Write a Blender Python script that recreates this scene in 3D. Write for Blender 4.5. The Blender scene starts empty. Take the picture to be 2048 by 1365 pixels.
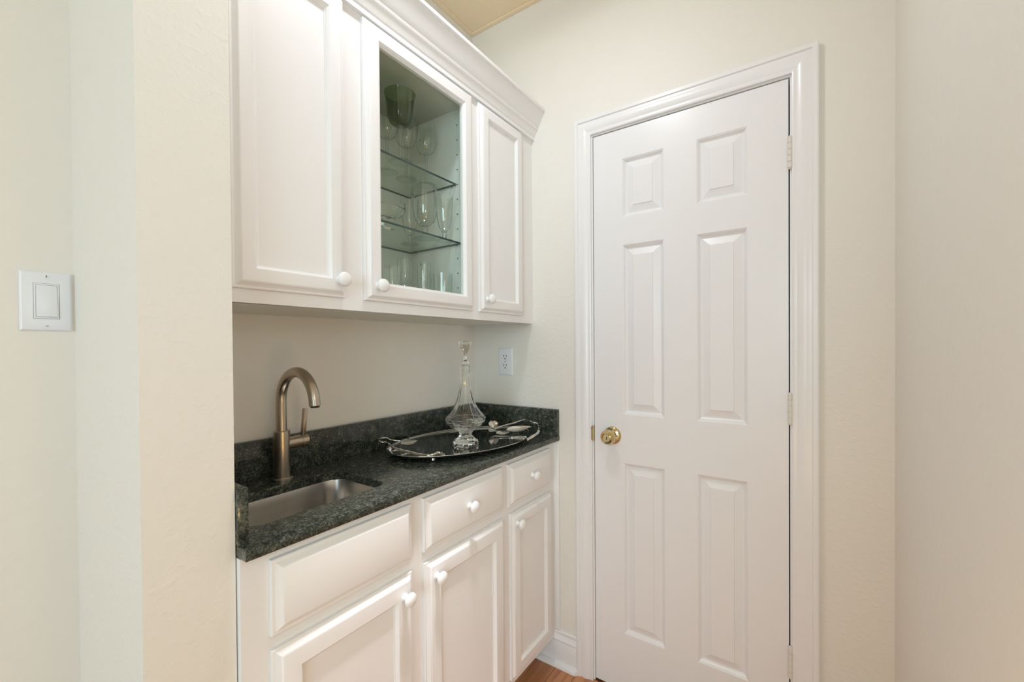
import bpy, bmesh, math, random
from mathutils import Vector, Matrix
S = bpy.context.scene
COL = S.collection
R = math.radians
random.seed(7)

# ------------------------------------------------------------------ camera
cam_d = bpy.data.cameras.new('camera'); cam = bpy.data.objects.new('camera', cam_d); COL.objects.link(cam)
F = 852.331; CXP, CYP = 1030.254, 700.442
cam_d.sensor_fit = 'HORIZONTAL'; cam_d.sensor_width = 36.0; cam_d.lens = F / 2048 * 36.0
cam_d.shift_x = -(CXP - 1024) / 2048; cam_d.shift_y = (CYP - 682.5) / 2048
cam_d.clip_start = 0.02
FWv = Vector((0.82559273, 0.56419122, -0.00921469)); RTv = Vector((0.56414711, -0.8256439, -0.00708459)); UPv = Vector((0.0116051, -0.00065055, 0.99993245))
CAMP = Vector((-1.47624, 0.0, 1.25467))
m = Matrix((RTv, UPv, -FWv)).transposed().to_4x4(); m.translation = CAMP
cam.matrix_world = m
S.camera = cam

# ------------------------------------------------------------------ light and exposure
w = bpy.data.worlds.new('world'); S.world = w; w.use_nodes = True
w.node_tree.nodes['Background'].inputs[0].default_value = (0.80, 0.90, 1.0, 1)
w.node_tree.nodes['Background'].inputs[1].default_value = 0.3
S.view_settings.view_transform = 'Standard'; S.view_settings.look = 'None'
S.view_settings.exposure = 0.17; S.view_settings.gamma = 1.0; S.view_settings.use_curve_mapping = False
S.cycles.transparent_max_bounces = 40; S.cycles.max_bounces = 14; S.cycles.diffuse_bounces = 8
S.cycles.glossy_bounces = 6; S.cycles.transmission_bounces = 14; S.cycles.sample_clamp_indirect = 6

def lamp(name, kind, loc, energy, color, rot=(0, 0, 0), **kw):
    d = bpy.data.lights.new(name, kind); d.energy = energy; d.color = color
    for k, v in kw.items(): setattr(d, k, v)
    o = bpy.data.objects.new(name, d); COL.objects.link(o); o.location = loc; o.rotation_euler = rot
    return o
# flush ceiling lamp of the passage (its bulb): wide cone, nothing above its rim
LX, LY, LZ = -0.78, 0.60, 2.555
lamp('ceiling_lamp_bulb', 'SPOT', (LX, LY, LZ), 2.2, (0.84, 0.92, 1.0), spot_size=R(173), spot_blend=0.04, shadow_soft_size=0.05)
lamp('ceiling_lamp_disc', 'AREA', (LX, LY, LZ + 0.006), 4.9, (0.90, 0.93, 1.0), shape='DISK', size=0.12)
lamp('floor_bounce_fill', 'SPOT', (LX, LY - 0.1, LZ), 110, (0.95, 0.92, 1.0), spot_size=R(31), spot_blend=0.7, shadow_soft_size=0.05)  # added narrow beam onto the floor, for its warm bounce
# unseen added fills: cool beside the camera, warm low on the right wall
SX, SY = -1.32, -0.10
lamp('cool_fill_bulb', 'POINT', (SX, SY, 1.50), 2.5, (0.80, 0.88, 0.95), shadow_soft_size=0.07)
WX, WY, WZ = -1.12, -0.10, 0.70
lamp('warm_fill_bulb', 'POINT', (WX, WY, WZ), 2.3, (1.0, 0.64, 0.22), shadow_soft_size=0.055)
# daylight entering by the window of the room behind the camera
lamp('window_daylight', 'AREA', (-4.62, -1.0, 1.45), 92, (0.67, 0.86, 1.0), rot=(0, R(-90), 0), shape='RECTANGLE', size=1.9, size_y=2.4)

# ------------------------------------------------------------------ materials
def mat(name, color=(0.8, 0.8, 0.8), rough=0.5, metal=0.0, **kw):
    mt = bpy.data.materials.new(name); mt.use_nodes = True
    b = mt.node_tree.nodes['Principled BSDF']
    b.inputs['Base Color'].default_value = (*color, 1); b.inputs['Roughness'].default_value = rough
    b.inputs['Metallic'].default_value = metal
    for k, v in kw.items(): b.inputs[k].default_value = v
    return mt
def N(mt, typ, **kw):
    n = mt.node_tree.nodes.new(typ)
    for k, v in kw.items():
        if hasattr(n, k): setattr(n, k, v)
        else: n.inputs[k].default_value = v
    return n
def L(mt, a, b): mt.node_tree.links.new(a, b)
def bsdf(mt): return mt.node_tree.nodes['Principled BSDF']
def coords(mt, scale=(1, 1, 1), rot=(0, 0, 0)):
    t = N(mt, 'ShaderNodeTexCoord'); mp = N(mt, 'ShaderNodeMapping')
    mp.inputs['Scale'].default_value = scale; mp.inputs['Rotation'].default_value = rot
    L(mt, t.outputs['Object'], mp.inputs['Vector']); return mp.outputs['Vector']
def ramp(mt, fac, stops):
    r = N(mt, 'ShaderNodeValToRGB'); els = r.color_ramp.elements
    while len(els) < len(stops): els.new(0.5)
    for e, (p, c) in zip(els, stops): e.position = p; e.color = (*c, 1)
    L(mt, fac, r.inputs['Fac']); return r.outputs['Color']
def bump(mt, h, strength=0.2, dist=0.001):
    b = N(mt, 'ShaderNodeBump'); b.inputs['Strength'].default_value = strength; b.inputs['Distance'].default_value = dist
    L(mt, h, b.inputs['Height']); L(mt, b.outputs['Normal'], bsdf(mt).inputs['Normal'])

def paint(name, color, rough, tex=0.35, scale=1.0):
    mt = mat(name, color, rough)
    v = coords(mt, (55 * scale, 55 * scale, 70 * scale))
    n1 = N(mt, 'ShaderNodeTexNoise', Scale=1.0, Detail=4.0, Roughness=0.55); L(mt, v, n1.inputs['Vector'])
    r = N(mt, 'ShaderNodeMapRange'); r.inputs['From Min'].default_value = 0.50; r.inputs['From Max'].default_value = 0.72
    L(mt, n1.outputs['Fac'], r.inputs['Value'])
    bump(mt, r.outputs['Result'], tex, 0.0012)
    return mt
M = {}
M['wall'] = paint('wall_paint', (0.80, 0.778, 0.722), 0.55, 0.36)
M['ceiling'] = paint('ceiling_warm_cast', (0.86, 0.71, 0.52), 0.7, 0.15)  # warm light cast near the ceiling is put into this tan colour
M['trim'] = mat('trim_paint', (0.835, 0.836, 0.845), 0.28)
M['cab'] = mat('cabinet_paint', (0.84, 0.836, 0.832), 0.34)
M['cabin'] = mat('cabinet_interior_paint', (0.74, 0.755, 0.70), 0.45)
d = M['doorpaint'] = mat('door_paint', (0.83, 0.832, 0.848), 0.30)
v = coords(d, (60, 60, 420)); n = N(d, 'ShaderNodeTexNoise', Scale=1.0, Detail=3.0, Distortion=0.6); L(d, v, n.inputs['Vector']); bump(d, n.outputs['Fac'], 0.10, 0.0008)
# granite: dark green ground, pale flecks, glitter
g = M['granite'] = mat('granite', (0.03, 0.035, 0.03), 0.14)
v = coords(g)
nz = N(g, 'ShaderNodeTexNoise', Scale=210.0, Detail=6.0, Roughness=0.70, Distortion=0.35); L(g, v, nz.inputs['Vector'])
nb = N(g, 'ShaderNodeTexNoise', Scale=60.0, Detail=3.0); L(g, v, nb.inputs['Vector'])
ad = N(g, 'ShaderNodeMixRGB', blend_type='MIX'); ad.inputs['Fac'].default_value = 0.28; L(g, nz.outputs['Fac'], ad.inputs['Color1']); L(g, nb.outputs['Fac'], ad.inputs['Color2'])
c1 = ramp(g, ad.outputs['Color'], [(0.38, (0.008, 0.011, 0.009)), (0.49, (0.030, 0.037, 0.030)), (0.56, (0.090, 0.100, 0.076)), (0.66, (0.21, 0.22, 0.18))])
vo = N(g, 'ShaderNodeTexVoronoi', Scale=210.0); L(g, v, vo.inputs['Vector'])
c2 = ramp(g, vo.outputs['Distance'], [(0.0, (0.26, 0.27, 0.24)), (0.20, (0.0, 0.0, 0.0)), (1.0, (0, 0, 0))])
nz2 = N(g, 'ShaderNodeTexNoise', Scale=45.0, Detail=2.0); L(g, v, nz2.inputs['Vector'])
fm = N(g, 'ShaderNodeMapRange'); fm.inputs['From Min'].default_value = 0.54; fm.inputs['From Max'].default_value = 0.66; L(g, nz2.outputs['Fac'], fm.inputs['Value'])
mx = N(g, 'ShaderNodeMixRGB', blend_type='ADD'); L(g, fm.outputs['Result'], mx.inputs['Fac']); L(g, c1, mx.inputs['Color1']); L(g, c2, mx.inputs['Color2'])
L(g, mx.outputs['Color'], bsdf(g).inputs['Base Color'])
# brushed steel
def brushed(name, color, rough, scale):
    mt = mat(name, color, rough, 1.0)
    v = coords(mt, scale); n = N(mt, 'ShaderNodeTexNoise', Scale=1.0, Detail=3.0); L(mt, v, n.inputs['Vector'])
    r = N(mt, 'ShaderNodeMapRange'); r.inputs['To Min'].default_value = rough * 0.9; r.inputs['To Max'].default_value = rough * 1.12
    L(mt, n.outputs['Fac'], r.inputs['Value']); L(mt, r.outputs['Result'], bsdf(mt).inputs['Roughness'])
    return mt
M['steel'] = brushed('brushed_steel', (0.80, 0.77, 0.73), 0.24, (3, 3, 160))
M['nickel'] = brushed('brushed_nickel', (0.50, 0.43, 0.35), 0.30, (400, 400, 25))
M['silver'] = mat('polished_silver', (0.66, 0.64, 0.59), 0.12, 1.0)
M['tray'] = mat('mirror_black_nickel', (0.58, 0.58, 0.57), 0.045, 1.0)
M['brass'] = mat('polished_brass', (0.62, 0.50, 0.28), 0.11, 1.0)
M['ceramic'] = mat('white_ceramic', (0.86, 0.86, 0.86), 0.12)
M['plastic'] = mat('white_plastic', (0.80, 0.82, 0.86), 0.30)
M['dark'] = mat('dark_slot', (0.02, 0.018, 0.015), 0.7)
M['hinge'] = mat('painted_hinge', (0.74, 0.71, 0.65), 0.35)
M['screw'] = mat('screw_metal', (0.45, 0.45, 0.45), 0.35, 1.0)
M['shadeglass'] = mat('lamp_glass', (0.9, 0.9, 0.88), 0.5)
# wood floor
f = M['wood'] = mat('floor_wood', (0.4, 0.2, 0.1), 0.33)
v = coords(f, (3, 45, 45)); n = N(f, 'ShaderNodeTexNoise', Scale=1.0, Detail=6.0, Distortion=0.5); L(f, v, n.inputs['Vector'])
oi = N(f, 'ShaderNodeObjectInfo')
c = ramp(f, n.outputs['Fac'], [(0.3, (0.36, 0.145, 0.062)), (0.55, (0.50, 0.225, 0.105)), (0.8, (0.60, 0.30, 0.15))])
hs = N(f, 'ShaderNodeHueSaturation'); mr = N(f, 'ShaderNodeMapRange'); mr.inputs['To Min'].default_value = 0.85; mr.inputs['To Max'].default_value = 1.12
L(f, oi.outputs['Random'], mr.inputs['Value']); L(f, mr.outputs['Result'], hs.inputs['Value']); L(f, c, hs.inputs['Color']); L(f, hs.outputs['Color'], bsdf(f).inputs['Base Color'])
# clear thin glass: transparent with fresnel gloss, rims tinted
def thin_glass(name, centre, rim, gloss=1.0, start=0.5):
    mt = bpy.data.materials.new(name); mt.use_nodes = True; nt = mt.node_tree; nt.nodes.clear()
    out = nt.nodes.new('ShaderNodeOutputMaterial'); tr = nt.nodes.new('ShaderNodeBsdfTransparent'); gl = nt.nodes.new('ShaderNodeBsdfGlossy')
    gl.inputs['Roughness'].default_value = 0.02; gl.inputs['Color'].default_value = (1, 1, 1, 1)
    lw = nt.nodes.new('ShaderNodeLayerWeight'); lw.inputs['Blend'].default_value = 0.5
    rp = nt.nodes.new('ShaderNodeValToRGB'); rp.color_ramp.elements[0].position = start; rp.color_ramp.elements[0].color = (*centre, 1)
    rp.color_ramp.elements[1].position = 1.0; rp.color_ramp.elements[1].color = (*rim, 1)
    nt.links.new(lw.outputs['Facing'], rp.inputs['Fac']); nt.links.new(rp.outputs['Color'], tr.inputs['Color'])
    pw = nt.nodes.new('ShaderNodeMath'); pw.operation = 'POWER'; pw.inputs[1].default_value = 5.0; nt.links.new(lw.outputs['Facing'], pw.inputs[0])
    ma = nt.nodes.new('ShaderNodeMath'); ma.operation = 'MULTIPLY_ADD'; ma.inputs[1].default_value = 0.8; ma.inputs[2].default_value = 0.04; nt.links.new(pw.outputs[0], ma.inputs[0])
    ml = nt.nodes.new('ShaderNodeMath'); ml.operation = 'MULTIPLY'; ml.inputs[1].default_value = gloss
    nt.links.new(ma.outputs[0], ml.inputs[0])
    mx = nt.nodes.new('ShaderNodeMixShader'); nt.links.new(ml.outputs[0], mx.inputs[0]); nt.links.new(tr.outputs[0], mx.inputs[1]); nt.links.new(gl.outputs[0], mx.inputs[2])
    nt.links.new(mx.outputs[0], out.inputs['Surface'])
    return mt
M['clear'] = thin_glass('clear_glass', (0.99, 0.995, 0.99), (0.62, 0.66, 0.64), 1.4)
M['stemglass'] = thin_glass('stem_glass', (0.96, 0.97, 0.96), (0.40, 0.44, 0.41), 1.5, 0.25)
M['pane'] = thin_glass('pane_glass', (0.965, 0.985, 0.97), (0.88, 0.93, 0.90), 0.35)
M['shelfglass'] = thin_glass('shelf_glass', (0.95, 0.975, 0.96), (0.84, 0.89, 0.86), 0.6)
M['shelfedge'] = mat('shelf_glass_edge', (0.03, 0.055, 0.05), 0.15)
M['green'] = thin_glass('green_glass', (0.66, 0.73, 0.55), (0.36, 0.46, 0.27), 0.9)
M['crystal'] = mat('crystal', (0.99, 1.0, 0.99), 0.0, 0.0, IOR=1.45); bsdf(M['crystal']).inputs['Transmission Weight'].default_value = 1.0

# ------------------------------------------------------------------ mesh helpers
def box(bm, x0, x1, y0, y1, z0, z1, bev=0.0, seg=2):
    vs = [bm.verts.new(p) for p in ((x0, y0, z0), (x1, y0, z0), (x1, y1, z0), (x0, y1, z0), (x0, y0, z1), (x1, y0, z1), (x1, y1, z1), (x0, y1, z1))]
    fs = [bm.faces.new([vs[i] for i in q]) for q in ((3, 2, 1, 0), (4, 5, 6, 7), (0, 1, 5, 4), (1, 2, 6, 5), (2, 3, 7, 6), (3, 0, 4, 7))]
    if bev > 0:
        es = list({e for ff in fs for e in ff.edges})
        bmesh.ops.bevel(bm, geom=es, offset=bev, segments=seg, profile=0.5, affect='EDGES')
def loops(bm, ls, closed=True, cap0=False, cap1=False):
    """skin a list of vertex loops (lists of points)"""
    V = [[bm.verts.new(p) for p in l] for l in ls]
    n = len(V[0])
    for a, b in zip(V, V[1:]):
        for i in range(n if closed else n - 1):
            j = (i + 1) % n
            bm.faces.new((a[i], a[j], b[j], b[i]))
    if cap0: bm.faces.new(V[0][::-1])
    if cap1: bm.faces.new(V[-1])
    return V
def lathe(bm, prof, seg=32, c=(0, 0, 0), axis='z', flute=None):
    """prof: list of (r, h). flute(theta, h) scales the radius"""
    ls = []
    for r, h in prof:
        l = []
        for i in range(seg):
            a = 2 * math.pi * i / seg; rr = max(r, 1e-5) * (flute(a, h) if flute else 1)
            p = (rr * math.cos(a), rr * math.sin(a), h)
            if axis == '-x': p = (-p[2], p[0], p[1])
            elif axis == '-y': p = (p[0], -p[2], p[1])
            elif axis == 'x': p = (p[2], p[0], p[1])
            l.append((p[0] + c[0], p[1] + c[1], p[2] + c[2]))
        ls.append(l)
    loops(bm, ls, True, prof[0][0] > 1e-4, prof[-1][0] > 1e-4)
def tube(bm, pts, r, seg=12, cap=True):
    pts = [Vector(p) for p in pts]; n = len(pts)
    rs = r if isinstance(r, (list, tuple)) else [r] * n
    up = None; ls = []
    for i in range(n):
        t = (pts[min(i + 1, n - 1)] - pts[max(i - 1, 0)]).normalized()
        if up is None:
            up = Vector((0, 0, 1)) if abs(t.z) < 0.9 else Vector((1, 0, 0))
        s = t.cross(up).normalized(); up = s.cross(t).normalized()
        ls.append([tuple(pts[i] + (s * math.cos(2 * math.pi * k / seg) + up * math.sin(2 * math.pi * k / seg)) * rs[i]) for k in range(seg)])
    loops(bm, ls, True, cap, cap)
def smooth_path(pts, per=6):
    pts = [Vector(p) for p in pts]; out = []
    for i in range(len(pts) - 1):
        p0 = pts[max(i - 1, 0)]; p1 = pts[i]; p2 = pts[i + 1]; p3 = pts[min(i + 2, len(pts) - 1)]
        for k in range(per):
            t = k / per
            out.append(0.5 * ((2 * p1) + (p2 - p0) * t + (2 * p0 - 5 * p1 + 4 * p2 - p3) * t * t + (3 * p1 - p0 - 3 * p2 + p3) * t ** 3))
    out.append(pts[-1]); return out
def nested(bm, a0, a1, b0, b1, steps, put, cap=True):
    """concentric rectangles: steps of (inset, height); put(a, b, h) -> xyz"""
    ls = []
    for ins, h in steps:
        ls.append([put(a0 + ins, b0 + ins, h), put(a1 - ins, b0 + ins, h), put(a1 - ins, b1 - ins, h), put(a0 + ins, b1 - ins, h)])
    loops(bm, ls, True, False, cap)
def rrect(x0, x1, y0, y1, r, z, n=8):
    out = []
    for cx, cy, a0 in ((x1 - r, y1 - r, 0), (x0 + r, y1 - r, 90), (x0 + r, y0 + r, 180), (x1 - r, y0 + r, 270)):
        for i in range(n + 1):
            a = R(a0 + 90 * i / n); out.append((cx + r * math.cos(a), cy + r * math.sin(a), z))
    return out
def obj(name, bm, mt, parent=None, smooth=32):
    bmesh.ops.remove_doubles(bm, verts=bm.verts, dist=1e-6)
    bmesh.ops.recalc_face_normals(bm, faces=bm.faces)
    for ff in bm.faces: ff.smooth = smooth > 0
    if smooth:
        for e in bm.edges:
            if len(e.link_faces) == 2 and e.calc_face_angle(0) > R(smooth): e.smooth = False
    me = bpy.data.meshes.new(name); bm.to_mesh(me); bm.free()
    me.materials.append(M[mt])
    o = bpy.data.objects.new(name, me); COL.objects.link(o)
    if parent: o.parent = parent; o.matrix_parent_inverse = parent.matrix_world.inverted()
    return o
def tag(o, label, cat=None, group=None, kind=None):
    o['label'] = label
    if cat: o['category'] = cat
    if group: o['group'] = group
    if kind: o['kind'] = kind
    return o
def thing(name, label, cat, loc=(0, 0, 0), group=None, kind=None):
    o = bpy.data.objects.new(name, None); COL.objects.link(o); o.location = loc; o.empty_display_size = 0.05
    o.matrix_world = Matrix.Translation(loc)
    return tag(o, label, cat, group, kind)
def BM(): return bmesh.new()
def bobj(name, mt, parent, *b, **kw):
    bm = BM()
    for q in b: box(bm, *q, **kw)
    return obj(name, bm, mt, parent)
def struct(name, label, mt, cat, *b, **kw):
    o = bobj(name, mt, None, *b, **kw); return tag(o, label, cat, None, 'structure')

# ------------------------------------------------------------------ the shell
YB = 1.229            # back wall plane
YR = -0.191           # right wall plane
XS0, XS1, YS = -1.265, -1.136, 0.837   # partition stub
ZC = 2.64
DY0, DY1, DZ0, DZ1 = 0.6522, 0.0426, 0.008, 2.026    # door leaf
struct('wall_back', 'cream textured wall behind the wet bar and around the light switch', 'wall', 'wall', (-4.6, 0.12, YB, YB + 0.12, -0.02, ZC + 0.1))
struct('wall_left', 'end of the thin cream partition beside the wet bar', 'wall', 'wall', (XS0, XS1, YS, YB, -0.01, ZC))
struct('wall_far', 'cream wall around the white six panel door', 'wall', 'wall',
       (0, 0.12, DY0 + 0.003 + 0.018, YB, -0.01, ZC), (0, 0.12, YR - 0.12, DY1 - 0.004 - 0.018, -0.01, ZC),
       (0, 0.12, DY1 - 0.022, DY0 + 0.021, DZ1 + 0.021, ZC), (0.10, 0.12, DY1 - 0.022, DY0 + 0.021, -0.01, DZ1 + 0.021))
struct('wall_right', 'cream textured wall to the right of the door', 'wall', 'wall', (-1.9, 0, YR - 0.12, YR, -0.01, ZC))
struct('wall_rear', 'cream wall of the room behind the camera', 'wall', 'wall', (-4.6, -1.9, -3.3, -3.18, -0.01, ZC), (-1.9, -1.78, -3.3, YR - 0.12, -0.01, ZC))
struct('wall_window', 'cream wall with the daylight window', 'wall', 'wall',
       (-4.6, -4.48, -3.18, -2.2, -0.01, ZC), (-4.6, -4.48, 0.2, YB, -0.01, ZC), (-4.6, -4.48, -2.2, 0.2, -0.01, 0.5), (-4.6, -4.48, -2.2, 0.2, 2.4, ZC))
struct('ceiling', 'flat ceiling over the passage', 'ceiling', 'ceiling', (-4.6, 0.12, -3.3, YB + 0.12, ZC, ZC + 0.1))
fl = struct('floor', 'orange brown wood plank floor', 'wood', 'floor', (-4.6, 0.12, -3.3, YB, -0.10, -0.012))
# planks run along the passage
for i in range(17):
    y = -0.187 + 0.083 * i
    for x0, x1 in ((-1.3, -0.0005), (-2.4, -1.302)):
        b2 = BM(); box(b2, x0, x1, y, y + 0.0815, -0.012, 0, 0.001, 1); obj('plank', b2, 'wood', fl)
# window in the rear room
wn = tag(bobj('window_1', 'trim', None, (-4.56, -4.46, -2.2, -2.14, 0.5, 2.4), (-4.56, -4.46, 0.14, 0.2, 0.5, 2.4), (-4.56, -4.46, -2.14, 0.14, 0.5, 0.56), (-4.56, -4.46, -2.14, 0.14, 2.34, 2.4), (-4.54, -4.50, -1.02, -0.98, 0.56, 2.34)), 'wide white framed window in the room behind the camera', 'window', None, 'structure')
bobj('pane', 'pane', wn, (-4.525, -4.521, -2.14, -1.02, 0.56, 2.34)); bobj('pane', 'pane', wn, (-4.525, -4.521, -0.98, 0.14, 0.56, 2.34))

# thin strip where walls meet the ceiling
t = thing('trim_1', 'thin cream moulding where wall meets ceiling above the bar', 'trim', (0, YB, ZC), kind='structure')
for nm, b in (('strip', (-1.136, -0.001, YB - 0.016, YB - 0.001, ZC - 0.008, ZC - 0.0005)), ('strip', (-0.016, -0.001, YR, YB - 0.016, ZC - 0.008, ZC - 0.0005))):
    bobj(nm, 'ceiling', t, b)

# ------------------------------------------------------------------ door, jamb, casing, baseboards
cs = thing('trim_2', 'white moulded casing and jamb around the six panel door', 'door casing', (0, 0.35, 0), kind='structure')
YI0, YI1, ZI = DY0 + 0.0075, DY1 - 0.0085, DZ1 + 0.008       # casing inner edges
CP = [(0, 0.0), (0, 0.010), (0.004, 0.0115), (0.009, 0.0105), (0.012, 0.0105), (0.018, 0.0135), (0.028, 0.0165), (0.036, 0.0160), (0.044, 0.0145), (0.047, 0.0145), (0.050, 0.0185), (0.060, 0.0190), (0.0635, 0.017), (0.0635, 0.0)]
def casing(name, fr):
    bm = BM(); loops(bm, [[f_(u, v) for u, v in CP] for f_ in fr], True, True, True); obj(name, bm, 'trim', cs, 25)
casing('casing_leg', (lambda u, v: (-v, YI0 + u, 0.0), lambda u, v: (-v, YI0 + u, ZI + u)))
casing('casing_leg', (lambda u, v: (-v, YI1 - u, 0.0), lambda u, v: (-v, YI1 - u, ZI + u)))
casing('casing_head', (lambda u, v: (-v, YI0 + u, ZI + u), lambda u, v: (-v, YI1 - u, ZI + u)))
bobj('jamb', 'trim', cs, (0.0, 0.10, DY0 + 0.0025, DY0 + 0.021, 0, DZ1 + 0.003)); bobj('jamb', 'trim', cs, (0.0, 0.10, DY1 - 0.022, DY1 - 0.0035, 0, DZ1 + 0.003))
bobj('head_jamb', 'trim', cs, (0.0, 0.10, DY1 - 0.022, DY0 + 0.021, DZ1 + 0.003, DZ1 + 0.021))
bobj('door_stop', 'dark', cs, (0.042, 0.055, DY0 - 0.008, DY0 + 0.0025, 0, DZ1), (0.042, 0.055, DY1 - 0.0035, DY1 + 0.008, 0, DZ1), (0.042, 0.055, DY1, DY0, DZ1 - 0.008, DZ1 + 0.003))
sp = BM(); box(sp, -0.0125, 0.004, DY0 + 0.0012, DY0 + 0.0030, 0.900, 0.957, 0.0006, 1); box(sp, -0.0135, -0.0115, DY0 + 0.0012, DY0 + 0.0092, 0.904, 0.953, 0.0008, 1)
o = obj('strike_plate', sp, 'brass', cs); o['label'] = 'brass strike plate'

dr = thing('door_1', 'closed white six panel door with brass knob', 'door', (0.02, 0.35, DZ0), kind='structure')
PY = [0.5426, 0.3979, 0.2934, 0.1482]; PZ = [1.920, 1.7125, 1.6127, 1.0065, 0.832, 0.2154]
XF = 0.002
bm = BM()
ygrid = [DY0, PY[0], PY[1], PY[2], PY[3], DY1]; zgrid = [DZ1] + PZ + [DZ0]
for i in range(5):
    for j in range(7):
        if i in (1, 3) and j in (1, 3, 5): continue
        q = [(XF, ygrid[i], zgrid[j]), (XF, ygrid[i + 1], zgrid[j]), (XF, ygrid[i + 1], zgrid[j + 1]), (XF, ygrid[i], zgrid[j + 1])]
        bm.faces.new([bm.verts.new(p) for p in q])
c4 = [(DY0, DZ1), (DY1, DZ1), (DY1, DZ0), (DY0, DZ0)]
loops(bm, [[(XF, a, b) for a, b in c4], [(XF + 0.035, a, b) for a, b in c4]], True, False, True)
obj('slab', bm, 'doorpaint', dr, 20)
STEPS = [(0, 0), (0.0018, 0.0016), (0.0045, 0.0030), (0.0052, 0.0052), (0.0080, 0.0090), (0.0100, 0.0104), (0.0125, 0.0118), (0.0150, 0.0118), (0.0375, 0.0038), (0.0390, 0.0016), (0.0395, 0.0016)]
for i in (0, 2):
    for j in (0, 2, 4):
        bm = BM(); nested(bm, PY[i + 1], PY[i], PZ[j + 1], PZ[j], STEPS, lambda a, b, h: (XF + h, a, b)); obj('panel', bm, 'doorpaint', dr, 12)
kb = thing('handle', 'polished brass door knob with keyhole', None, (0, 0.583, 0.927)); kb.parent = dr; kb.matrix_parent_inverse = dr.matrix_world.inverted()
bm = BM(); lathe(bm, [(0.0, 0.0), (0.0325, 0.0), (0.0325, 0.002), (0.030, 0.006), (0.024, 0.009), (0.015, 0.010), (0.012, 0.012), (0.0, 0.012)], 40, (XF, 0.583, 0.927), '-x'); obj('rosette', bm, 'brass', kb)
bm = BM(); lathe(bm, [(0.012, 0.008), (0.0115, 0.022), (0.013, 0.026), (0.020, 0.030), (0.0265, 0.037), (0.0275, 0.044), (0.0255, 0.051), (0.0225, 0.055), (0.0215, 0.0565), (0.020, 0.0565), (0.015, 0.0545), (0.0125, 0.0545), (0.0120, 0.0575), (0.0, 0.0580)], 48, (XF, 0.583, 0.927), '-x'); obj('knob', bm, 'brass', kb)
bm = BM(); box(bm, XF - 0.0592, XF - 0.0575, 0.5818, 0.5842, 0.9215, 0.9325, 0.0004, 1); obj('keyhole', bm, 'dark', kb)
for z0, z1 in ((1.7604, 1.8552), (1.0207, 1.1136), (0.2795, 0.3731)):
    h = thing('hinge', 'off white painted butt hinge', None, (-0.006, 0.0395, z0)); h.parent = dr; h.matrix_parent_inverse = dr.matrix_world.inverted()
    k = (z1 - z0 - 0.006) / 5
    for q in range(5):
        bm = BM(); za = z0 + 0.003 + q * k; lathe(bm, [(0.0054, za + 0.0003), (0.0061, za + 0.0009), (0.0061, za + k - 0.0009), (0.0054, za + k - 0.0003)], 16, (-0.0085, 0.0386, 0)); obj('knuckle', bm, 'hinge', h)
    bm = BM(); lathe(bm, [(0.0, z1 + 0.001), (0.004, z1), (0.0045, z1 - 0.003), (0.0045, z0 + 0.003), (0.004, z0), (0.0, z0 - 0.001)], 16, (-0.0085, 0.0386, 0)); obj('pin', bm, 'hinge', h)
    bobj('leaf', 'hinge', h, (-0.007, 0.0015, 0.0395, 0.0410, z0 + 0.003, z1 - 0.003))

BP = [(0, 0), (0.014, 0), (0.014, 0.088), (0.0125, 0.092), (0.0125, 0.096), (0.0135, 0.099), (0.0115, 0.105), (0.0075, 0.114), (0.0065, 0.120), (0.0075, 0.123), (0.0075, 0.129), (0.0055, 0.132), (0, 0.132)]
SH = [(0.014, 0), (0.031, 0), (0.0305, 0.006), (0.028, 0.012), (0.023, 0.0165), (0.014, 0.019)]
def base_run(name, label, fr, sfr):
    bm = BM(); loops(bm, [[f_(u, v) for u, v in BP] for f_ in fr], True, True, True); o = obj(name, bm, 'trim', None, 25); tag(o, label, 'baseboard', None, 'structure')
    bm = BM(); loops(bm, [[f_(u, v) for u, v in SH] for f_ in sfr], True, True, True); obj('shoe_moulding', bm, 'trim', o, 40)
base_run('baseboard_far', 'white moulded baseboard between bar cabinet and door casing', (lambda u, v: (-u, YI0 + 0.0637, v), lambda u, v: (-u, YB, v)), (lambda u, v: (-u, YI0 + 0.0637 - (0.012 - max(u - 0.014, 0) * 0.9), v), lambda u, v: (-u, YB, v)))
base_run('baseboard_corner', 'white baseboard right of the door casing', (lambda u, v: (-u, YR, v), lambda u, v: (-u, YI1 - 0.0637, v)), (lambda u, v: (-u, YR, v), lambda u, v: (-u, YI1 - 0.0637, v)))
base_run('baseboard_right', 'white baseboard along the right wall', (lambda u, v: (-1.9, YR + u, v), lambda u, v: (-0.032, YR + u, v)), (lambda u, v: (-1.9, YR + u, v), lambda u, v: (-0.032, YR + u, v)))

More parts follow.
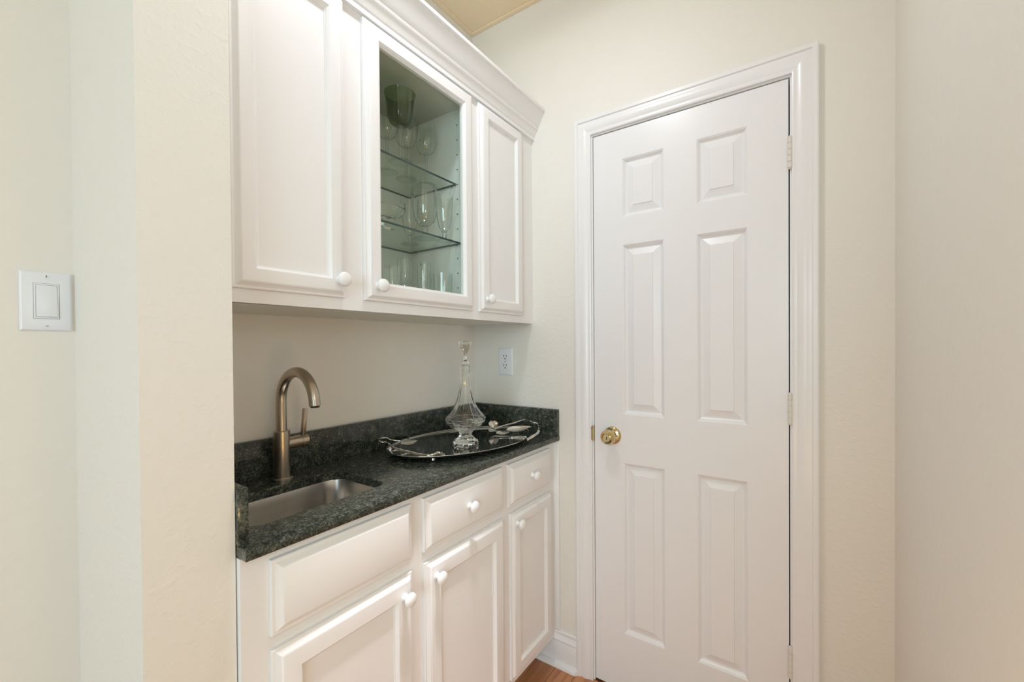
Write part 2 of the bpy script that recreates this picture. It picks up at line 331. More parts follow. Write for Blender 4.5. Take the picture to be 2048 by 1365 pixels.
# ------------------------------------------------------------------ cabinet builders
KP = [(0.0, 0.0), (0.0095, 0.0), (0.0098, 0.0015), (0.0075, 0.005), (0.0068, 0.009), (0.0085, 0.0125), (0.0140, 0.0155), (0.0165, 0.0185), (0.0170, 0.0210), (0.0158, 0.0245), (0.0120, 0.0275), (0.0065, 0.0292), (0.0, 0.0297)]
def knob(parent, x, y, z):
    bm = BM(); lathe(bm, KP, 32, (x, y, z), '-y'); o = obj('knob', bm, 'ceramic', parent, 50); o['label'] = 'round white ceramic knob'
TH = 0.019
OUT = [(0, 0.0005), (0, 0.0085), (0.0012, 0.0095), (0.005, 0.0100), (0.0085, 0.0125), (0.0115, 0.0165), (0.0145, 0.0185), (0.017, 0.0190)]
def put_y(yf): return lambda a, b, h: (a, yf - h, b)
def cab_door(parent, x0, x1, z0, z1, yf, kx, kz, ins=0.050, glass=False, label=None):
    bm = BM(); steps = OUT + [(ins, 0.0190), (ins + 0.0012, 0.0178), (ins + 0.0045, 0.0150), (ins + 0.0065, 0.0110), (ins + 0.0085, 0.0105)]
    steps += [(ins + 0.0085, 0.0005)] if glass else [(ins + 0.0085, 0.0070)]
    nested(bm, x0, x1, z0, z1, steps, put_y(yf), False)
    i2 = ins + 0.0085
    nested(bm, x0, x1, z0, z1, [(i2, 0.0005), (0, 0.0005)], put_y(yf), False)
    o = obj('door', bm, 'cab', parent, 25)
    if label: o['label'] = label
    if glass: bobj('pane', 'pane', o, (x0 + i2 + 0.0002, x1 - i2 - 0.0002, yf - 0.0075, yf - 0.0045, z0 + i2 + 0.0002, z1 - i2 - 0.0002))
    else: bobj('panel', 'cab', o, (x0 + i2 - 0.004, x1 - i2 + 0.004, yf - 0.0090, yf - 0.0035, z0 + i2 - 0.004, z1 - i2 + 0.004))
    knob(o, kx, yf - TH, kz); return o
def cab_drawer(parent, x0, x1, z0, z1, yf, kx=None, kz=None):
    bm = BM(); nested(bm, x0, x1, z0, z1, [(0, 0.0005), (0, 0.0080), (0.0012, 0.0090), (0.005, 0.0095), (0.008, 0.0105), (0.013, 0.0150), (0.017, 0.0180), (0.020, 0.0190)], put_y(yf), True)
    nested(bm, x0, x1, z0, z1, [(0, 0.0005)], put_y(yf), True)
    o = obj('drawer', bm, 'cab', parent, 25)
    if kx is not None: knob(o, kx, yf - TH, kz)
    return o
def frame_grid(bm, xs, zs, y0, y1):
    for a, b in xs: box(bm, a, b, y0, y1, zs[0], zs[-1])
    return

# base cabinet -------------------------------------------------------------
YL = 0.825
bc = thing('base_cabinet', 'white base cabinet with drawers and doors under the granite top', 'cabinet', (-0.57, 1.02, 0))
xl, xr_ = XS1 + 0.002, -0.0165
stl = [(xl, -1.062), (-0.770, -0.682), (-0.382, -0.300), (-0.066, -0.0065)]
bm = BM()
for a, b in stl: box(bm, a, b, YL, YL + 0.019, 0.105, 0.8805)
for (a, b), (c, e) in zip(stl, stl[1:]):
    box(bm, b, c, YL, YL + 0.019, 0.845, 0.8805); box(bm, b, c, YL, YL + 0.019, 0.670, 0.735); box(bm, b, c, YL, YL + 0.019, 0.105, 0.150)
obj('face_frame', bm, 'cab', bc)
bobj('carcass', 'cab', bc, (xl, xl + 0.016, YL + 0.019, YB - 0.002, 0.105, 0.8805), (-0.062, -0.046, YL + 0.019, YB - 0.034, 0.105, 0.8805), (xl + 0.016, -0.062, YB - 0.014, YB - 0.002, 0.0, 0.8805), (xl + 0.016, -0.062, YL + 0.019, YB - 0.014, 0.105, 0.121))
bobj('toe_kick', 'cab', bc, (xl + 0.016, -0.040, 0.955, 0.971, 0.0, 0.105))
bobj('scribe_strip', 'cab', bc, (-0.0065, -0.0005, 0.8015, YL + 0.019, 0.134, 0.8800), bev=0.0012)
DZa, DZb = 0.718, 0.861; PZa, PZb = 0.131, 0.692
cab_drawer(bc, -1.0855, -0.7465, DZa, DZb, YL)
cab_drawer(bc, -0.7055, -0.3580, DZa + 0.003, DZb, YL, -0.5365, 0.793)
cab_drawer(bc, -0.3270, -0.0490, DZa, DZb - 0.001, YL, -0.1925, 0.794)
cab_door(bc, -1.0855, -0.7470, PZa, PZb, YL, -0.7790, 0.6455)
cab_door(bc, -0.7050, -0.3585, PZa, PZb, YL, -0.6710, 0.6495)
cab_door(bc, -0.3170, -0.0450, PZa, PZb, YL, -0.2900, 0.6560, ins=0.044)

# upper cabinet --------------------------------------------------------------
YU = 0.921; ZU0, ZU1 = 1.345, 2.105
uc = thing('upper_cabinet', 'white wall cabinet with a glass middle door and crown moulding', 'cabinet', (-0.57, 1.08, ZU0))
stl = [(xl, -1.085), (-0.878, -0.787), (-0.402, -0.335), (-0.105, -0.0006)]
bm = BM()
for a, b in stl: box(bm, a, b, YU, YU + 0.019, ZU0, ZU1)
for (a, b), (c, e) in zip(stl, stl[1:]):
    box(bm, b, c, YU, YU + 0.019, ZU0, 1.395); box(bm, b, c, YU, YU + 0.019, 2.055, ZU1)
obj('face_frame', bm, 'cab', uc)
xe = -0.066; y0 = YU + 0.019; y1 = YB - 0.001
bobj('carcass', 'cabin', uc, (xl, xl + 0.015, y0, y1, ZU0, ZU1), (xe - 0.015, xe, y0, y1, ZU0, ZU1), (xl + 0.015, xe - 0.015, y0, y1, ZU0 + 0.0002, ZU0 + 0.016), (xl + 0.015, xe - 0.015, y0, y1, ZU1 - 0.04, ZU1 - 0.025), (xl + 0.015, xe - 0.015, y1 - 0.008, y1, ZU0 + 0.016, ZU1 - 0.04))
XI = -0.3785
bobj('partition', 'cabin', uc, (XI, XI + 0.016, y0, y1 - 0.008, ZU0 + 0.016, ZU1 - 0.04)); bobj('partition', 'cabin', uc, (-0.840, -0.824, y0, y1 - 0.008, ZU0 + 0.016, ZU1 - 0.04))
bm = BM()
for k in range(12):
    for yy in (0.985, 1.165): lathe(bm, [(0.0, 0.0), (0.0024, 0.0), (0.0024, 0.0004), (0.0, 0.0004)], 10, (XI, yy, 1.455 + 0.0505 * k), '-x')
obj('shelf_pin_holes', bm, 'dark', uc)['kind'] = 'stuff'
UZa, UZb = 1.373, 2.080
cab_door(uc, -1.1055, -0.8605, UZa, UZb, YU, -0.8820, 1.4125, ins=0.040)
cab_door(uc, -0.8050, -0.3870, UZa, UZb, YU, -0.7725, 1.4105, ins=0.0405, glass=True, label='glazed door with a single clear pane')
cab_door(uc, -0.3500, -0.0870, UZa, UZb, YU, -0.3210, 1.4155, ins=0.041)
# crown: profile in (proud from frame, z)
CR = [(0.0, 2.085), (0.0125, 2.085), (0.0135, 2.098), (0.0165, 2.1005), (0.0250, 2.1205), (0.0285, 2.1225), (0.0305, 2.1265), (0.0310, 2.1305), (0.0345, 2.1350), (0.0395, 2.1455), (0.0465, 2.1600), (0.0540, 2.1745), (0.0565, 2.1790), (0.0570, 2.1820), (0.0620, 2.1830), (0.0645, 2.1860), (0.0645, 2.196), (0.062, 2.198), (0.0, 2.198)]
bm = BM(); loops(bm, [[(x, YU - u, z) for u, z in CR] for x in (XS1 + 0.002, -0.0006)], True, True, True); obj('crown_moulding', bm, 'cab', uc, 25)

# countertop -----------------------------------------------------------------
ct = thing('countertop', 'dark green granite countertop with low splashes and a sink cutout', 'countertop', (-0.57, 1.0, 0.881))
HX0, HX1, HY0, HY1 = -1.085, -0.757, 0.894, 1.108
def rect(ins, z, n=9):
    x0, x1, y0, y1 = XS1 + 0.001 + ins * 0.6, -0.0008, 0.800 + ins, YB - 0.0005
    return [(x0, y0, z), (x1, y0, z), (x1, y1, z), (x0, y1, z)]
bm = BM()
V = loops(bm, [rect(0.004, 0.903), rect(0.0012, 0.9018), rect(0, 0.899), rect(0, 0.886), rect(0.002, 0.8825), rect(0.005, 0.881)])
def hl(o_, z): return rrect(HX0 - o_, HX1 + o_, HY0 - o_, HY1 + o_, 0.032 + o_, z)
H = loops(bm, [hl(0.002, 0.903), hl(0.0, 0.901), hl(0, 0.881)])
for lo, li in ((V[0], H[0]), (V[-1], H[-1])):
    es = []
    for l in (lo, li):
        for i in range(len(l)):
            e = bm.edges.get((l[i], l[(i + 1) % len(l)])); es.append(e)
    bmesh.ops.triangle_fill(bm, use_beauty=True, use_dissolve=False, edges=es)
obj('slab', bm, 'granite', ct, 30)
bobj('backsplash', 'granite', ct, (XS1 + 0.0195, -0.0205, YB - 0.0195, YB - 0.0005, 0.9031, 1.0065), bev=0.0012)
bobj('side_splash', 'granite', ct, (-0.0200, -0.0008, 0.8005, YB - 0.0006, 0.9031, 1.0050), bev=0.0012)
bobj('side_splash', 'granite', ct, (XS1 + 0.0008, XS1 + 0.0190, 0.8280, YB - 0.0006, 0.9031, 1.0040), bev=0.0015)

# sink -------------------------------------------------------------------------
sk = thing('sink', 'small brushed steel undermount sink in the granite top', 'sink', (-0.921, 1.001, 0.72))
bm = BM()
def sl(o_, z, r=0.045): return rrect(HX0 - o_, HX1 + o_, HY0 - o_, HY1 + o_, max(r + o_, 0.01), z)
loops(bm, [sl(0.026, 0.8805), sl(0.0165, 0.8805), sl(0.0145, 0.8795), sl(0.013, 0.876), sl(0.008, 0.775), sl(0.004, 0.757), sl(-0.006, 0.744), sl(-0.020, 0.737), sl(-0.06, 0.733)], True, False, True)
obj('basin', bm, 'steel', sk, 60)
bm = BM(); lathe(bm, [(0.0, 0.7338), (0.018, 0.7338), (0.022, 0.7350), (0.040, 0.7365), (0.043, 0.7345)], 32, (-0.921, 1.001, 0)); obj('drain', bm, 'steel', sk)

# faucet ------------------------------------------------------------------------
fx, fy = -0.889, 1.162
fa = thing('faucet', 'brushed nickel gooseneck faucet behind the bar sink', 'faucet', (fx, fy, 0.903))
bm = BM(); lathe(bm, [(0.0, 0.9032), (0.0265, 0.9032), (0.0265, 0.9065), (0.0250, 0.908), (0.0, 0.908)], 40, (fx, fy, 0)); obj('base_ring', bm, 'nickel', fa)
bm = BM(); lathe(bm, [(0.0, 0.908), (0.0205, 0.908), (0.0205, 1.0310), (0.0195, 1.0325), (0.0145, 1.0330), (0.0145, 1.0345), (0.0, 1.0345)], 48, (fx, fy, 0)); obj('body', bm, 'nickel', fa)
rr, rc = 0.0805, 1.111
path = [(fx, fy, 1.030), (fx, fy, 1.07), (fx, fy, 1.10)] + [(fx, fy - rr + rr * math.cos(R(a)), rc + rr * math.sin(R(a))) for a in range(0, 177, 6)] + [(fx, fy - 2 * rr - 0.0012, rc - 0.001)]
bm = BM(); tube(bm, path, 0.0133, 32); obj('spout', bm, 'nickel', fa, 50)
bm = BM(); lathe(bm, [(0.0, 0.0), (0.0098, 0.0), (0.0105, 0.001), (0.0105, 0.004), (0.0, 0.004)], 24, (fx, fy - 2 * rr - 0.0012, rc - 0.0045)); obj('aerator', bm, 'dark', fa)
hz = 0.995
bm = BM(); lathe(bm, [(0.0, 0.012), (0.0165, 0.012), (0.0165, 0.0510), (0.0155, 0.0520), (0.0155, 0.0535), (0.0, 0.0535)], 32, (fx, fy, hz), 'x'); obj('handle_barrel', bm, 'nickel', fa)
hd = BM(); lathe(hd, [(0.0, 0.0535), (0.0162, 0.0535), (0.0166, 0.0545), (0.0166, 0.0690), (0.0155, 0.0705), (0.0, 0.0705)], 32, (fx, fy, hz), 'x'); hcap = obj('handle_cap', hd, 'nickel', fa)
bm = BM(); box(bm, -0.0050, 0.0050, -0.0068, 0.0068, 0.0, 0.080, 0.0014, 2)
bmesh.ops.transform(bm, matrix=Matrix.Translation((fx + 0.059, fy, hz + 0.010)) @ Matrix.Rotation(R(3), 4, 'Y') @ Matrix.Rotation(R(4), 4, 'X'), verts=bm.verts); obj('lever', bm, 'nickel', hcap)

# light switch and outlet --------------------------------------------------------
sx, sz = -1.3045, 1.3485
sw = thing('light_switch', 'white rocker light switch on the left wall', 'light switch', (sx, YB, sz))
def plate_y(bm, hw, hh, th, b):
    nested(bm, sx - hw, sx + hw, sz - hh, sz + hh, [(0, 0.0002), (0, th * 0.45), (b * 0.5, th * 0.85), (b, th)], lambda a, b_, h: (a, YB - h, b_), False)
bm = BM(); plate_y(bm, 0.0352, 0.0575, 0.006, 0.004)
ih, iw = 0.0345, 0.0176
nested(bm, sx - 0.0352, sx + 0.0352, sz - 0.0575, sz + 0.0575, [(0.004, 0.006)], lambda a, b_, h: (a, YB - h, b_), False)
o4 = [(sx - 0.0312, sz - 0.0535), (sx + 0.0312, sz - 0.0535), (sx + 0.0312, sz + 0.0535), (sx - 0.0312, sz + 0.0535)]
i4 = [(sx - iw, sz - ih), (sx + iw, sz - ih), (sx + iw, sz + ih), (sx - iw, sz + ih)]
loops(bm, [[(a, YB - 0.006, b) for a, b in o4], [(a, YB - 0.006, b) for a, b in i4], [(a, YB - 0.002, b) for a, b in i4]]); obj('plate', bm, 'plastic', sw, 30)
bobj('recess', 'dark', sw, (sx - iw, sx + iw, YB - 0.0025, YB - 0.0005, sz - ih, sz + ih))
bobj('rocker_frame', 'plastic', sw, (sx - iw + 0.0005, sx - iw + 0.0032, YB - 0.0064, YB - 0.0025, sz - ih + 0.0006, sz + ih - 0.0005), (sx + iw - 0.0030, sx + iw - 0.0008, YB - 0.0064, YB - 0.0025, sz - ih + 0.0006, sz + ih - 0.0005), (sx - iw + 0.0032, sx + iw - 0.003, YB - 0.0064, YB - 0.0025, sz + ih - 0.0030, sz + ih - 0.0005), (sx - iw + 0.0032, sx + iw - 0.003, YB - 0.0064, YB - 0.0025, sz - ih + 0.0006, sz - ih + 0.0036))
bm = BM(); box(bm, sx - iw + 0.0036, sx + iw - 0.0034, YB - 0.0085, YB - 0.0028, sz - ih + 0.0040, sz + ih - 0.0034, 0.0006, 2)
for v in bm.verts:
    if v.co.y < YB - 0.006: v.co.y += 0.0022 * (v.co.z - sz) / ih
obj('rocker', bm, 'plastic', sw)
for zz in (sz + 0.0483, sz - 0.0483):
    bm = BM(); lathe(bm, [(0.0, 0.0), (0.0030, 0.0), (0.0030, 0.0006), (0.0024, 0.0010), (0.0, 0.0011)], 20, (sx, YB - 0.006, zz), '-y'); s_ = obj('screw', bm, 'plastic', sw)
    bobj('slot', 'dark', s_, (sx - 0.0005, sx + 0.0005, YB - 0.0074, YB - 0.0068, zz - 0.0022, zz + 0.0022) if zz > sz else (sx - 0.002, sx + 0.002, YB - 0.0074, YB - 0.0068, zz - 0.0005, zz + 0.0005))
oy, oz = 1.0560, 1.1890
ol = thing('outlet', 'white duplex outlet on the wall above the right splash', 'outlet', (0, oy, oz))
bm = BM(); nested(bm, oy - 0.0360, oy + 0.0360, oz - 0.0580, oz + 0.0580, [(0, 0.0002), (0, 0.0028), (0.002, 0.0052), (0.004, 0.006)], lambda a, b_, h: (-h, a, b_), True); obj('plate', bm, 'plastic', ol, 30)
for s in (1, -1):
    zc = oz + 0.0195 * s
    bm = BM(); l0 = []
    for i in range(32):
        a = 2 * math.pi * i / 32; l0.append((0.0172 * math.cos(a), max(-0.0140, min(0.0140, 0.0172 * math.sin(a)))))
    loops(bm, [[(-0.006, oy + a, zc + b) for a, b in l0], [(-0.0072, oy + a, zc + b) for a, b in l0], [(-0.0076, oy + a * 0.97, zc + b * 0.97) for a, b in l0]], True, False, True)
    rc_ = obj('receptacle', bm, 'plastic', ol, 30)
    bobj('slot', 'dark', rc_, (-0.0081, -0.0070, oy + 0.0050, oy + 0.0076, zc + 0.0005, zc + 0.0085)); bobj('slot', 'dark', rc_, (-0.0081, -0.0070, oy - 0.0076, oy - 0.0052, zc + 0.0005, zc + 0.0085))
    bm = BM(); lathe(bm, [(0.0, 0.0), (0.0028, 0.0), (0.0028, 0.0006), (0.0, 0.0006)], 16, (-0.0075, oy, zc - 0.0070), '-x'); obj('ground_hole', bm, 'dark', rc_)
bm = BM(); lathe(bm, [(0.0, 0.0), (0.003, 0.0), (0.003, 0.0008), (0.0, 0.0012)], 16, (-0.006, oy, oz), '-x'); obj('screw', bm, 'screw', ol)

# tray ---------------------------------------------------------------------------
tx, ty, ta = -0.326, 1.006, R(-10.8)
A_, B_ = 0.288, 0.186
tr = thing('serving_tray', 'oval mirror black tray with silver twig handles on the granite top', 'tray', (tx, ty, 0.903))
def tp(u, v, z): return (tx + u * math.cos(ta) - v * math.sin(ta), ty + u * math.sin(ta) + v * math.cos(ta), z)
def ell(s, z, n=72): return [tp((A_ - s) * math.cos(2 * math.pi * i / n), (B_ - s) * math.sin(2 * math.pi * i / n), z) for i in range(n)]
bm = BM(); loops(bm, [ell(0.010, 0.9155), ell(0.004, 0.9185), ell(0, 0.9235), ell(0.0006, 0.9250), ell(0.0028, 0.9246), ell(0.006, 0.9205), ell(0.012, 0.9175), ell(0.020, 0.9168)], True, True, True)
obj('dish', bm, 'tray', tr, 50)
for a in (38, 142, 218, 322):
    p = tp((A_ - 0.03) * math.cos(R(a)), (B_ - 0.02) * math.sin(R(a)), 0)
    bm = BM(); lathe(bm, [(0.0, 0.9032), (0.004, 0.9040), (0.0062, 0.9075), (0.0060, 0.9110), (0.0035, 0.9150), (0.0035, 0.9162)], 16, (p[0], p[1], 0)); obj('foot', bm, 'silver', tr)
def twig(name, pts, r0=0.0028, r1=0.0048):
    P = smooth_path(pts, 6); n = len(P)
    rs = [(r0 + (r1 - r0) * i / n) * (1 + 0.16 * math.sin(i * 1.7) + 0.25 * max(0, math.sin(i * 0.55)) ** 8) for i in range(n)]
    bm = BM(); tube(bm, P, rs, 10); return obj(name, bm, 'silver', tr, 60)
def ray(px, py, z):
    dd = FWv + RTv * ((px - CXP) / F) - UPv * ((py - CYP) / F); t_ = (z - CAMP.z) / dd.z
    return CAMP + dd * t_
def leaf(parent, c, ln, wd, yaw, pitch, roll=0, heart=False, cup=0.25):
    bm = BM(); n = 9; rows = []
    for i in range(n + 1):
        t_ = i / n
        wv = (math.sin(math.pi * t_ ** 0.75) ** 0.8 if not heart else math.sin(math.pi * min(1, t_ ** 1.35)) ** 0.7) * wd / 2
        sg = -0.10 * ln * math.sin(math.pi * t_) * 0.5
        back = (-0.10 * ln if heart and i == n else 0)
        rows.append([(ln * t_ + (0.09 * ln * (abs(k) / 2) if heart and i >= n - 1 else 0) + back * 0, wv * k / 2, sg + cup * wv * (k / 2) ** 2) for k in (-2, -1, 0, 1, 2)])
    th = 0.0011
    top = [[bm.verts.new((x, y, z + th)) for x, y, z in r_] for r_ in rows]; bot = [[bm.verts.new((x, y, z)) for x, y, z in r_] for r_ in rows]
    for i in range(n):
        for k in range(4):
            bm.faces.new((top[i][k], top[i + 1][k], top[i + 1][k + 1], top[i][k + 1])); bm.faces.new((bot[i][k], bot[i][k + 1], bot[i + 1][k + 1], bot[i + 1][k]))
        bm.faces.new((top[i][0], bot[i][0], bot[i + 1][0], top[i + 1][0])); bm.faces.new((top[i][4], top[i + 1][4], bot[i + 1][4], bot[i][4]))
    for i in (0, n):
        for k in range(4):
            q = (top[i][k], top[i][k + 1], bot[i][k + 1], bot[i][k]); bm.faces.new(q if i == 0 else q[::-1])
    bmesh.ops.transform(bm, matrix=Matrix.Translation(c) @ Matrix.Rotation(R(yaw), 4, 'Z') @ Matrix.Rotation(R(-pitch), 4, 'Y') @ Matrix.Rotation(R(roll), 4, 'X'), verts=bm.verts)
    return obj('leaf', bm, 'silver', parent, 60)
hr = twig('handle', [ray(988.6, 859, 0.930), ray(1006.9, 852, 0.938), ray(1029.6, 846, 0.946), ray(1048.6, 840, 0.954), ray(1056.7, 841.5, 0.956), ray(1067.7, 846, 0.955), ray(1073, 847, 0.953), ray(1078, 853, 0.948), ray(1077, 862.7, 0.941), ray(1073.5, 868, 0.936), ray(1051.6, 882, 0.927)], 0.0026, 0.0050)
hl_ = twig('handle', [ray(800.8, 882.5, 0.932), ray(782, 880.5, 0.936), ray(773.4, 876.6, 0.943), ray(760.7, 877.6, 0.946), ray(757.8, 881.5, 0.944), ray(762.7, 885, 0.940), ray(774.4, 886.4, 0.938), ray(786, 895, 0.931), ray(799, 899.6, 0.929), ray(818, 904, 0.928), ray(842.8, 910, 0.927), ray(862, 911, 0.927), ray(877, 906, 0.930), ray(888, 910.5, 0.925)], 0.0024, 0.0040)
for h_, c, ln, wd, yaw, pit, rol, ht in (
    (hr, ray(988.6, 858, 0.930), 0.034, 0.040, 56, 48, 0, True), (hr, ray(1012, 861, 0.930), 0.105, 0.036, -40, 4, 24, False),
    (hr, ray(992, 868, 0.925), 0.054, 0.034, -35, 2, 14, False), (hr, ray(990, 861, 0.929), 0.048, 0.034, 190, 4, -14, False),
    (hr, ray(1040, 876, 0.926), 0.030, 0.018, 160, 6, 0, False), (hl_, ray(802, 889, 0.931), 0.060, 0.036, -14, 2, 14, False), (hl_, ray(818, 876, 0.926), 0.030, 0.014, 60, 8, 0, False)):
    leaf(h_, c, ln, wd, yaw, pit, rol, ht)
for px, py in ((1047, 879), (1024, 876.5)):
    p = ray(px, py, 0.927); bm = BM(); lathe(bm, [(0.0, -0.005), (0.004, -0.003), (0.0055, 0.0), (0.004, 0.004), (0.0, 0.0055)], 14, p); obj('bud', bm, 'silver', hr)

# decanter ----------------------------------------------------------------------
dx, dy = -0.3775, 0.957; dz = 0.9172
dc = thing('decanter', 'tall faceted crystal decanter with stopper standing on the tray', 'decanter', (dx, dy, dz))
NF = 10
def flute(a, h):
    hh = h - dz
    k = 1.0 if 0.11 > hh or True else 0
    fac = math.cos(math.pi / NF) / math.cos(((a + 0.1) % (2 * math.pi / NF)) - math.pi / NF)
    return 1 + (fac - 1) * (1.0 if hh < 0.235 else 0.6)
prof = [(0.0, 0.0), (0.043, 0.0), (0.0455, 0.003), (0.0455, 0.014), (0.043, 0.0185), (0.031, 0.026), (0.0235, 0.034), (0.0215, 0.040), (0.0235, 0.046), (0.033, 0.054), (0.052, 0.066), (0.0645, 0.078), (0.0695, 0.087), (0.0700, 0.093), (0.0655, 0.100), (0.054, 0.112), (0.043, 0.127), (0.034, 0.145), (0.0270, 0.165), (0.0215, 0.188), (0.0175, 0.212), (0.0155, 0.235), (0.0153, 0.250), (0.0180, 0.258), (0.0190, 0.264), (0.0170, 0.270), (0.0170, 0.2735), (0.0110, 0.2745)]
inner = [(0.0105, 0.2740), (0.0105, 0.235), (0.0125, 0.212), (0.0165, 0.188), (0.0220, 0.165), (0.0290, 0.145), (0.038, 0.127), (0.049, 0.112), (0.060, 0.099), (0.0630, 0.092), (0.0610, 0.084), (0.050, 0.073), (0.034, 0.064), (0.0, 0.060)]
bm = BM(); lathe(bm, [(r, h + dz) for r, h in prof + inner], NF * 8, (dx, dy, 0), 'z', flute); bot = obj('bottle', bm, 'crystal', dc, 14)
st = [(0.0, 0.2745), (0.0115, 0.2760), (0.0125, 0.2795), (0.0105, 0.286), (0.0060, 0.290), (0.0052, 0.300), (0.0060, 0.308), (0.0090, 0.318), (0.0160, 0.330), (0.0225, 0.343), (0.0240, 0.349), (0.0225, 0.353), (0.0, 0.356)]
bm = BM(); lathe(bm, [(r, h + dz + 0.0005) for r, h in st], 48, (dx, dy, 0), 'z', lambda a, h: 1 + 0.05 * math.cos(8 * a) * (1 if h - dz > 0.31 else 0)); obj('stopper', bm, 'crystal', dc, 24)

# glass shelves and glassware -----------------------------------------------------
def shelf(z, yf, label):
    s = thing('glass_shelf', label, 'shelf', (-0.6, 1.09, z), 'glass shelves in the wall cabinet')
    bobj('sheet', 'shelfglass', s, (-0.8215, XI - 0.003, yf + 0.0008, y1 - 0.0095, z - 0.006, z))
    bobj('front_edge', 'shelfedge', s, (-0.8215, XI - 0.003, yf, yf + 0.0007, z - 0.006, z)); bobj('side_edge', 'shelfedge', s, (XI - 0.0029, XI - 0.0022, yf, y1 - 0.0095, z - 0.006, z)); bobj('back_edge', 'shelfedge', s, (-0.8215, XI - 0.003, y1 - 0.0094, y1 - 0.0087, z - 0.006, z))
    for yy in (yf + 0.02, y1 - 0.04):
        for xx in (XI - 0.006, -0.818): bobj('pin', 'screw', s, (xx - 0.005, xx + 0.005, yy - 0.002, yy + 0.002, z - 0.009, z - 0.0062))
Z1, Z2, Z3 = 1.8115, 1.6070, ZU0 + 0.0165
shelf(Z1, 0.988, 'upper clear glass shelf behind the glazed door'); shelf(Z2, 0.967, 'lower clear glass shelf behind the glazed door')
def shell(outer, t_=0.0011, floor_h=None):
    """close an open outer profile with an offset inner wall"""
    inn = [(max(r - t_, 0.0), h) for r, h in reversed(outer) if floor_h is None or h > floor_h]
    return inn
def glass(name, label, cat, x, y, z, parts, group):
    t_ = thing(name, label, cat, (x, y, z), group)
    for nm, prof, mt in parts:
        bm = BM(); lathe(bm, [(r, h + z + 0.0004) for r, h in prof], 40, (x, y, 0)); obj(nm, bm, mt, t_, 40)
    return t_
def bowl_prof(pts, t_=0.0012): return pts + [(max(r - t_, 0.0), h + (t_ if i else 0) * 0) for i, (r, h) in enumerate(reversed(pts)) if r > 0.004] + [(0.0, pts[0][1] + 0.003)]
FOOT = lambda r: [(0.0, 0.0), (r, 0.0), (r, 0.0012), (r * 0.5, 0.004), (0.006, 0.009)]
def stemware(fr, stem, bowl, sr=0.0042, bm_='clear'):
    return [('foot', FOOT(fr) + [(0.0, 0.0095)], 'clear'), ('stem', [(0.0, 0.0085), (0.006, 0.009), (sr, 0.02), (sr, stem - 0.02), (sr * 1.3, stem - 0.006), (0.0075, stem)] + [(0.0, stem + 0.0003)], 'stemglass'), ('bowl', bowl_prof(bowl), bm_)]
GREEN = stemware(0.036, 0.108, [(0.0, 0.108), (0.020, 0.110), (0.031, 0.119), (0.0365, 0.133), (0.0385, 0.150), (0.0400, 0.170), (0.0430, 0.192), (0.0465, 0.206)], 0.0050, 'green')
GREEN[1] = ('stem', [(0.0, 0.0085), (0.006, 0.009), (0.0040, 0.02), (0.0042, 0.060), (0.0085, 0.088), (0.0100, 0.101), (0.0105, 0.1078), (0.0, 0.1079)], 'stemglass')
BALL = stemware(0.034, 0.106, [(0.0, 0.106), (0.016, 0.108), (0.026, 0.116), (0.0325, 0.129), (0.0350, 0.146), (0.0340, 0.168), (0.0310, 0.192), (0.0280, 0.212)])
WATER = stemware(0.038, 0.040, [(0.0, 0.040), (0.014, 0.042), (0.030, 0.055), (0.038, 0.078), (0.0410, 0.105), (0.0415, 0.135), (0.0400, 0.165)], 0.0075)
FLUTE = stemware(0.030, 0.030, [(0.0, 0.030), (0.010, 0.032), (0.019, 0.045), (0.025, 0.075), (0.0285, 0.110), (0.0300, 0.150)], 0.0062)
CORD = stemware(0.026, 0.085, [(0.0, 0.085), (0.012, 0.087), (0.021, 0.098), (0.0245, 0.118), (0.0240, 0.150), (0.0225, 0.182)], 0.0055)
TUMB = [('tumbler_body', [(0.0, 0.0), (0.027, 0.0), (0.0285, 0.003), (0.0305, 0.060), (0.0320, 0.135), (0.0306, 0.135), (0.0290, 0.060), (0.0268, 0.012), (0.0, 0.011)], 'clear')]
SHOT = [('tumbler_body', [(0.0, 0.0), (0.0165, 0.0), (0.0175, 0.003), (0.0185, 0.060), (0.0205, 0.140), (0.0192, 0.140), (0.0172, 0.060), (0.0160, 0.022), (0.0, 0.020)], 'clear')]
gs = 'glassware behind the glazed door'
for x, y, lb in ((-0.602, 1.012, 'green bowled goblet with clear stem at the front of the upper shelf'), (-0.706, 1.046, 'green bowled goblet half hidden behind the door stile')):
    glass('goblet', lb, 'glass', x, y, Z1, GREEN, gs)
for x, y, lb in ((-0.426, 1.085, 'balloon wine glass nearest the right side of the upper shelf'), (-0.502, 1.100, 'balloon wine glass behind the green goblet on the upper shelf'), (-0.578, 1.103, 'balloon wine glass left of the green goblet stem on the upper shelf')):
    glass('wine_glass', lb, 'glass', x, y, Z1, BALL, gs)
for x, y, z, k, nm, lb in ((-0.487, 1.030, Z2, WATER, 'water_goblet', 'large clear water goblet in the middle of the lower shelf'), (-0.427, 1.000, Z2, FLUTE, 'pilsner_glass', 'slender footed glass at the right of the lower shelf'), (-0.466, 1.125, Z2, FLUTE, 'pilsner_glass', 'slender footed glass at the back of the lower shelf'),
        (-0.617, 1.04, Z3, TUMB, 'tumbler', 'clear tumbler at the left on the cabinet floor'), (-0.530, 1.080, Z3, CORD, 'cordial_glass', 'tall stemmed cordial glass on the cabinet floor beneath the lower shelf'), (-0.495, 1.030, Z3, SHOT, 'shot_glass', 'narrow straight glass in the middle of the cabinet floor'),
        (-0.440, 1.085, Z3, CORD, 'cordial_glass', 'stemmed cordial glass at the back of the cabinet floor'), (-0.4365, 1.00, Z3, TUMB, 'tumbler', 'clear tumbler at the right on the cabinet floor')):
    glass(nm, lb, 'glass', x, y, z, k, gs)
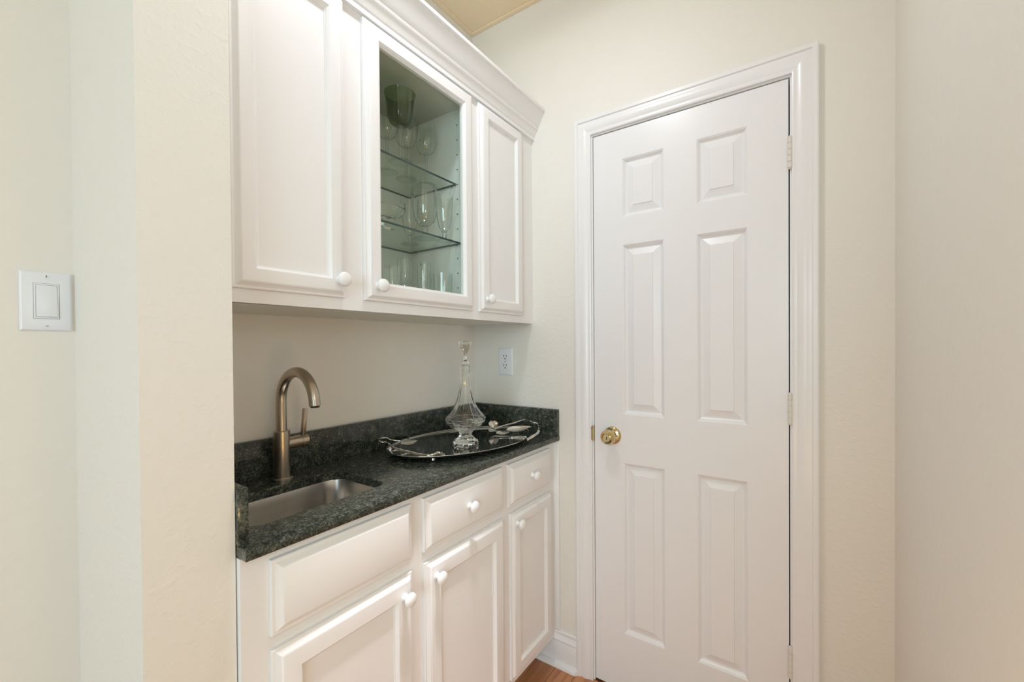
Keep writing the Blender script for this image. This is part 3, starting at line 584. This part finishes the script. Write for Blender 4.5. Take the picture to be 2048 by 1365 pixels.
# free-form art glass dish on the lower shelf
gd = thing('glass_dish', 'free form clear glass dish with flared wings on the lower shelf', 'dish', (-0.640, 1.030, Z2), gs)
bm = BM(); n = 36; ls = []
PR = [(0.022, 0.0006), (0.026, 0.004), (0.020, 0.016), (0.026, 0.026), (0.045, 0.034), (0.062, 0.046), (0.070, 0.060)]
PI_ = [(0.066, 0.060), (0.057, 0.049), (0.040, 0.039), (0.020, 0.033), (0.004, 0.031)]
for r_, h_ in PR + PI_:
    l = []
    for i in range(n):
        a = 2 * math.pi * i / n; up = max(0.0, (r_ - 0.03) / 0.04) if (r_, h_) != (0.026, 0.004) else 0
        l.append((-0.640 + r_ * math.cos(a) * (1 - 0.10 * up), 1.030 + r_ * 0.62 * math.sin(a), Z2 + h_ + up * 0.036 * max(0, math.cos(2 * a)) ** 1.5))
    ls.append(l)
loops(bm, ls, True, True, True); obj('dish_body', bm, 'crystal', gd, 60)

# ceiling lamp body (above the frame of the picture) -------------------------------
cl = thing('ceiling_light', 'round flush ceiling lamp in the passage', 'lamp', (LX, LY, ZC))
bm = BM(); lathe(bm, [(0.0, ZC - 0.0005), (0.13, ZC - 0.0005), (0.135, ZC - 0.01), (0.135, ZC - 0.065), (0.130, ZC - 0.070), (0.0, ZC - 0.070)], 48, (LX, LY, 0)); obj('canopy', bm, 'trim', cl)

fp = thing('cool_fill_stand', 'added fill light on a slim brass stand with a clear globe beside the right wall', 'lamp', (SX, SY, 0))  # stand and globe added around the cool fill, out of view
bm = BM(); lathe(bm, [(0.0, 0.0005), (0.085, 0.0005), (0.085, 0.012), (0.075, 0.018), (0.012, 0.024), (0.0, 0.024)], 32, (SX, SY, 0)); obj('base', bm, 'brass', fp)
bm = BM(); tube(bm, [(SX, SY, 0.022), (SX, SY, 0.8), (SX, SY, 1.40)], 0.006, 12); obj('pole', bm, 'brass', fp)
bm = BM(); lathe(bm, [(0.0, 1.400), (0.012, 1.400), (0.024, 1.412), (0.026, 1.420), (0.0, 1.421)], 20, (SX, SY, 0)); obj('lamp_cup', bm, 'brass', fp)
bm = BM(); lathe(bm, [(0.078 * math.sin(R(a)), 1.50 - 0.078 * math.cos(R(a))) for a in range(0, 181, 12)], 24, (SX, SY, 0)); obj('globe', bm, 'clear', fp)
ws = thing('warm_fill_bracket', 'added warm fill light on a small brass bracket low on the right wall', 'lamp', (WX, YR, WZ - 0.08))  # bracket and globe added around the warm fill, out of view
bm = BM(); lathe(bm, [(0.0, -0.0005), (0.030, -0.0005), (0.030, -0.008), (0.024, -0.012), (0.0, -0.012)], 28, (WX, YR, WZ - 0.085), '-y'); obj('backplate', bm, 'brass', ws)
bm = BM(); tube(bm, smooth_path([(WX, YR + 0.012, WZ - 0.085), (WX, YR + 0.05, WZ - 0.09), (WX, WY, WZ - 0.075), (WX, WY, WZ - 0.062)], 5), 0.005, 10); obj('arm', bm, 'brass', ws)
bm = BM(); lathe(bm, [(0.058 * math.sin(R(a)), WZ - 0.058 * math.cos(R(a))) for a in range(0, 181, 12)], 24, (WX, WY, 0)); obj('globe', bm, 'clear', ws)
